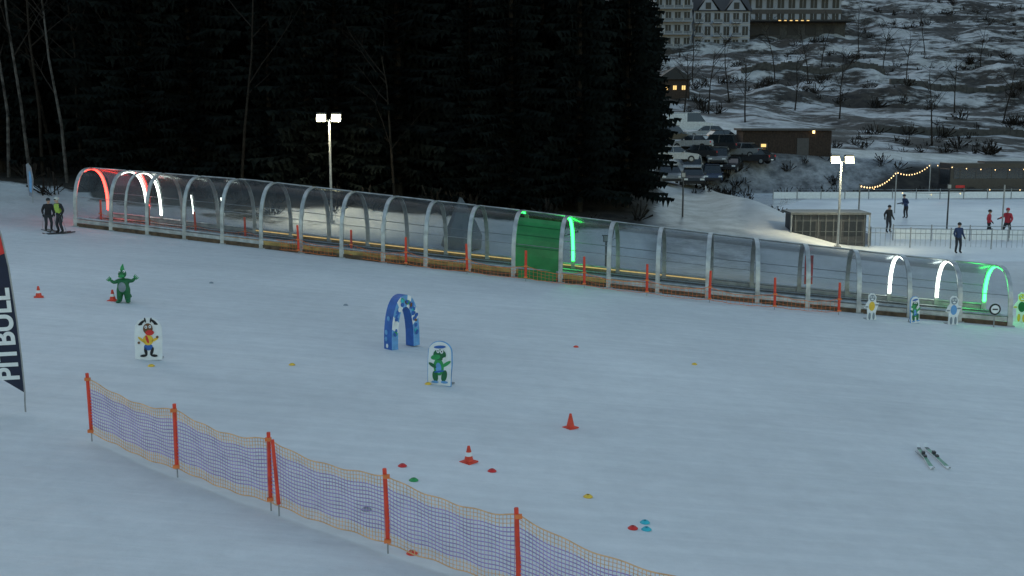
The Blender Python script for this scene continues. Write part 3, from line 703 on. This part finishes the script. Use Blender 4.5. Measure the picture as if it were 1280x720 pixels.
def hotel_block(mb,x0,w,d,z0,ns,sh,cols,y0=0,balc=1,gables=0,lit=()):
    Hh=ns*sh; mb.box((x0+w/2,y0+d/2,z0+Hh/2-1),(w,d,Hh+2),m_wall)
    cw=w/cols
    for s_ in range(ns):
        for c in range(cols):
            cx=x0+cw*(c+.5); cz=z0+sh*s_+sh*.5
            m=m_win if (s_,c) in lit else m_wdark
            mb.box((cx,y0-.02,cz),(cw*.6,.10,sh*.68),m); mb.box((cx,y0-.05,cz-sh*.36),(cw*.66,.14,.1),m_trim); mb.box((cx,y0-.09,cz),(.07,.04,sh*.6),m_trim)
            if balc and c%balc==0:
                mb.box((cx,y0-.75,cz-sh*.42),(cw*.95,1.4,.14),m_trim); mb.box((cx,y0-1.42,cz-sh*.28),(cw*.95,.05,.6),m_balc)
                for sx in(-.47,.47): mb.box((cx+cw*sx,y0-1.42,cz-sh*.2),(.07,.07,1.05),m_grey)
        mb.box((x0+w/2,y0-.01,z0+sh*s_),(w+.06,.06,.14),m_grey)
    if gables:
        gw=w/gables
        vs=[(x0-.4,y0-.6,z0+Hh),(x0+w+.4,y0-.6,z0+Hh),(x0+w+.4,y0+d/2,z0+Hh+4),(x0-.4,y0+d/2,z0+Hh+4),(x0-.4,y0+d+.6,z0+Hh),(x0+w+.4,y0+d+.6,z0+Hh)]
        mb.add(vs,[(0,1,2,3),(3,2,5,4),(0,3,4),(1,5,2)],m_roof)
        for g in range(gables):
            cx=x0+gw*(g+.5)
            vs=[(cx-gw*.36,y0-.3,z0+Hh),(cx+gw*.36,y0-.3,z0+Hh),(cx,y0-.3,z0+Hh+3.4),(cx-gw*.36,y0+4,z0+Hh),(cx+gw*.36,y0+4,z0+Hh),(cx,y0+4,z0+Hh+3.4)]
            mb.add(vs,[(0,1,2)],m_wall); up_=Vector((0,-.35,.12)); vs2=[Vector(v)+(up_ if k<3 else Vector((0,0,.12))) for k,v in enumerate(vs)]; vs2[0].x-=.4;vs2[3].x-=.4;vs2[1].x+=.4;vs2[4].x+=.4
            mb.add(vs2,[(0,2,5,3),(1,4,5,2)],m_roof); mb.box((cx,y0-.34,z0+Hh+1.1),(1.2,.08,1.4),m_wdark)
    else: mb.box((x0+w/2,y0+d/2,z0+Hh+.15),(w+.5,d+.5,.3),m_roof)
Y=250; zb=18.9
E=empty('hotel_building',(0,Y,zb)); mb=MB()
hotel_block(mb,31.6,8.3,12,0,6,2.8,4,y0=0)
hotel_block(mb,40.6,12.6,13,-.5,4,2.9,6,y0=1.5,gables=2,balc=2)
mb.box((40.25,6,6),(.5,8,14),m_stone if False else m_wall)
mb.obj('blocks',E)
E=empty('lodge_building',(0,272,26.0),0); mb=MB(); m_stone=M('dark_stone',(.05,.05,.05),.8,var=.4,scale=2); m_lodge=M('lodge_wall',(.07,.065,.065),.8); mw=m_wall
hotel_block(mb,56,24,14,3.2,2,3.1,9,y0=2,balc=0); mb.box((68,1.9,6.0),(24.4,.06,1.0),m_lodge); mb.box((68,2.6,.8),(25,6,5.0),m_stone); mb.box((68,1.0,3.5),(27,8,.4),m_roof)
for k in range(5): mb.box((59+k*4.4,-.45,1.4),(2.6,.1,2.4),m_black)
for k in range(6): mb.box((64+k*1.35,-3.05,3.45),(.6,.08,.18),m_win)
vs=[(54,0,9.6),(82,0,9.6),(82,10,14),(54,10,14),(54,20,9.6),(82,20,9.6)]; mb.add(vs,[(0,1,2,3),(3,2,5,4),(0,3,4),(1,5,2)],m_roof); mb.obj('blocks',E)
x=ufor(838,165); E=empty('chalet',at(x,165)-Vector((0,0,.3)),0); mb=MB(); mb.box((0,2.5,1.5),(4.4,5,3.6),m_wood); mb.prism([(-2.7,3.2),(2.7,3.2),(0,5.0)],-.4,5.4,m_roof)
for sx in(-1.3,0,1.3): mb.box((sx,-.03,2.0),(.5,.1,.6),m_win); mb.box((sx,-.09,2.0),(.06,.04,.9),m_dark)
mb.obj('walls',E)
for k,(x0,x1,y0,hh) in enumerate(((46,78,140,1.0),(60,100,176,1.2),(40,66,196,1.1))):
    mb=MB(); n=40
    for i in range(n):
        xa=x0+(x1-x0)*i/n; xb=x0+(x1-x0)*(i+1)/n; yy=y0+.04*(xa-x0)+1.2*math.sin(xa*.13); mb.box(((xa+xb)/2,yy,h(xa,yy)+.1+.2*R.random()),((xb-xa)*1.02,.5+.2*R.random(),hh+.5*R.random()),m_stone,rz=R.uniform(-.1,.1))
    mb.obj('retaining_wall')
# ------------------------------------------------------------------ rink surroundings
E=empty('rink_barrier'); mb=MB()
def bar(a,b,hh=1.05,step=2.0,solid=True):
    L=(b-a).length; n=int(L/step); t=(b-a)/n; rz=math.atan2(t.y,t.x)
    for i in range(n+1): mb.tube([a+t*i+Vector((0,0,-.2)),a+t*i+Vector((0,0,hh+.08))],.035,m_grey,6)
    for i in range(n):
        c=a+t*(i+.5)
        if solid: mb.box(c+Vector((0,0,.38)),(step*.96,.04,.6),m_white,rz=rz)
        for z in(hh,hh*.75): mb.tube([a+t*i+Vector((0,0,z)),a+t*(i+1)+Vector((0,0,z))],.02,m_grey,5)
        if not solid:
            for j in range(1,8): mb.tube([a+t*(i+j/8)+Vector((0,0,.1)),a+t*(i+j/8)+Vector((0,0,hh))],.012,m_grey,4)
bar(Vector((20.5,62.5,-1.4)),Vector((40,59.5,-1.4)),1.1,2.0,False)
bar(Vector((20.5,62.5,-1.4)),Vector((22,72,-1.4)),1.0)
bar(Vector((23,66,-1.4)),Vector((50,64,-1.4)),.9,2.2,True)
bar(Vector((24,101,-1.4)),Vector((66,102,-1.4)),.9,2.2,True)
mb.obj('barrier',E)
E=empty('festoon_lights'); mb=MB()
P=[(21.5,68),(30,86),(38.5,101.5),(52,102),(66,102)]; P2=[(21.5,68),(30,67),(39,66),(50,65)]
for pl in(P,P2):
    for x,y in pl: mb.tube([(x,y,-1.6),(x,y,1.9)],.045,m_grey,6)
    for i in range(len(pl)-1):
        a=Vector((*pl[i],1.85)); b=Vector((*pl[i+1],1.85)); n=int((b-a).length/(1.3 if pl is P else 1.6)); sg=.5
        f=lambda t:a.lerp(b,t)-Vector((0,0,sg*4*t*(1-t)))
        mb.tube([f(k/14) for k in range(15)],.012,m_black,3)
        for k in range(n):
            q=f((k+.5)/n); mb.ell(q-Vector((0,0,.08)),(.04,.04,.055) if pl is P else (.025,.025,.035),m_bulb,6,5)
mb.obj('strings',E)
p=at(ufor(577,53.5),53.5); E=empty('snow_gun_cover',p,0,1.3); mb=MB()
vs=[];N_=9
for j,(rr_,z) in enumerate(((.75,0),(.7,.5),(.5,1.0),(.22,1.6),(.05,1.9))):
    for k in range(N_): a=2*pi*k/N_; q=rr_*(1+.15*math.sin(3*a+j)); vs.append((q*math.cos(a),q*math.sin(a),z+.05*math.sin(5*a)))
fs=[(j*N_+k,j*N_+(k+1)%N_,(j+1)*N_+(k+1)%N_,(j+1)*N_+k) for j in range(4) for k in range(N_)]
mb.add(vs,fs,M('tarpaulin',(.10,.11,.125),.6)); mb.obj('tarp',E)
for u,y,hh in((851,66,2.6),(1179,72,3.0),(757,50,1.6)):
    mb=MB(); mb.tube([(0,0,-.2),(0,0,hh)],[.06,.045],m_dark,7); mb.box((0,-.02,hh-.1),(.28,.06,.32),m_dark); mb.box((0,-.06,hh-.1),(.2,.02,.24),m_grey); mb.obj('marker_post',None,loc=at(ufor(u,y),y))
# ------------------------------------------------------------------ light & camera
w=bpy.data.worlds.new('World'); bpy.context.scene.world=w; w.use_nodes=True; nt=w.node_tree
sky=nt.nodes.new('ShaderNodeTexSky'); sky.sky_type='NISHITA'; sky.sun_disc=False; sky.sun_elevation=math.radians(3.5); sky.sun_rotation=math.radians(330); sky.air_density=1.0; sky.dust_density=.8; sky.ozone_density=1.35
nt.links.new(sky.outputs[0],nt.nodes['Background'].inputs[0]); nt.nodes['Background'].inputs[1].default_value=.52
s=bpy.data.lights.new('sun','SUN'); s.energy=.22; s.angle=math.radians(50); s.color=(1,.91,.86)
so=bpy.data.objects.new('sun',s); COL.objects.link(so)
az=math.radians(330); so.rotation_euler=Vector((math.sin(az)*.6,math.cos(az)*.6,.8)).to_track_quat('Z','Y').to_euler()
c=bpy.data.cameras.new('camera'); c.lens=36*1372/1280; c.clip_end=4000; c.clip_start=.1
co=bpy.data.objects.new('camera',c); COL.objects.link(co); co.location=C; co.rotation_euler=(pi/2-PT,0,0)
sc=bpy.context.scene; sc.camera=co; sc.view_settings.view_transform='Standard'; sc.view_settings.look='None'; sc.view_settings.exposure=0
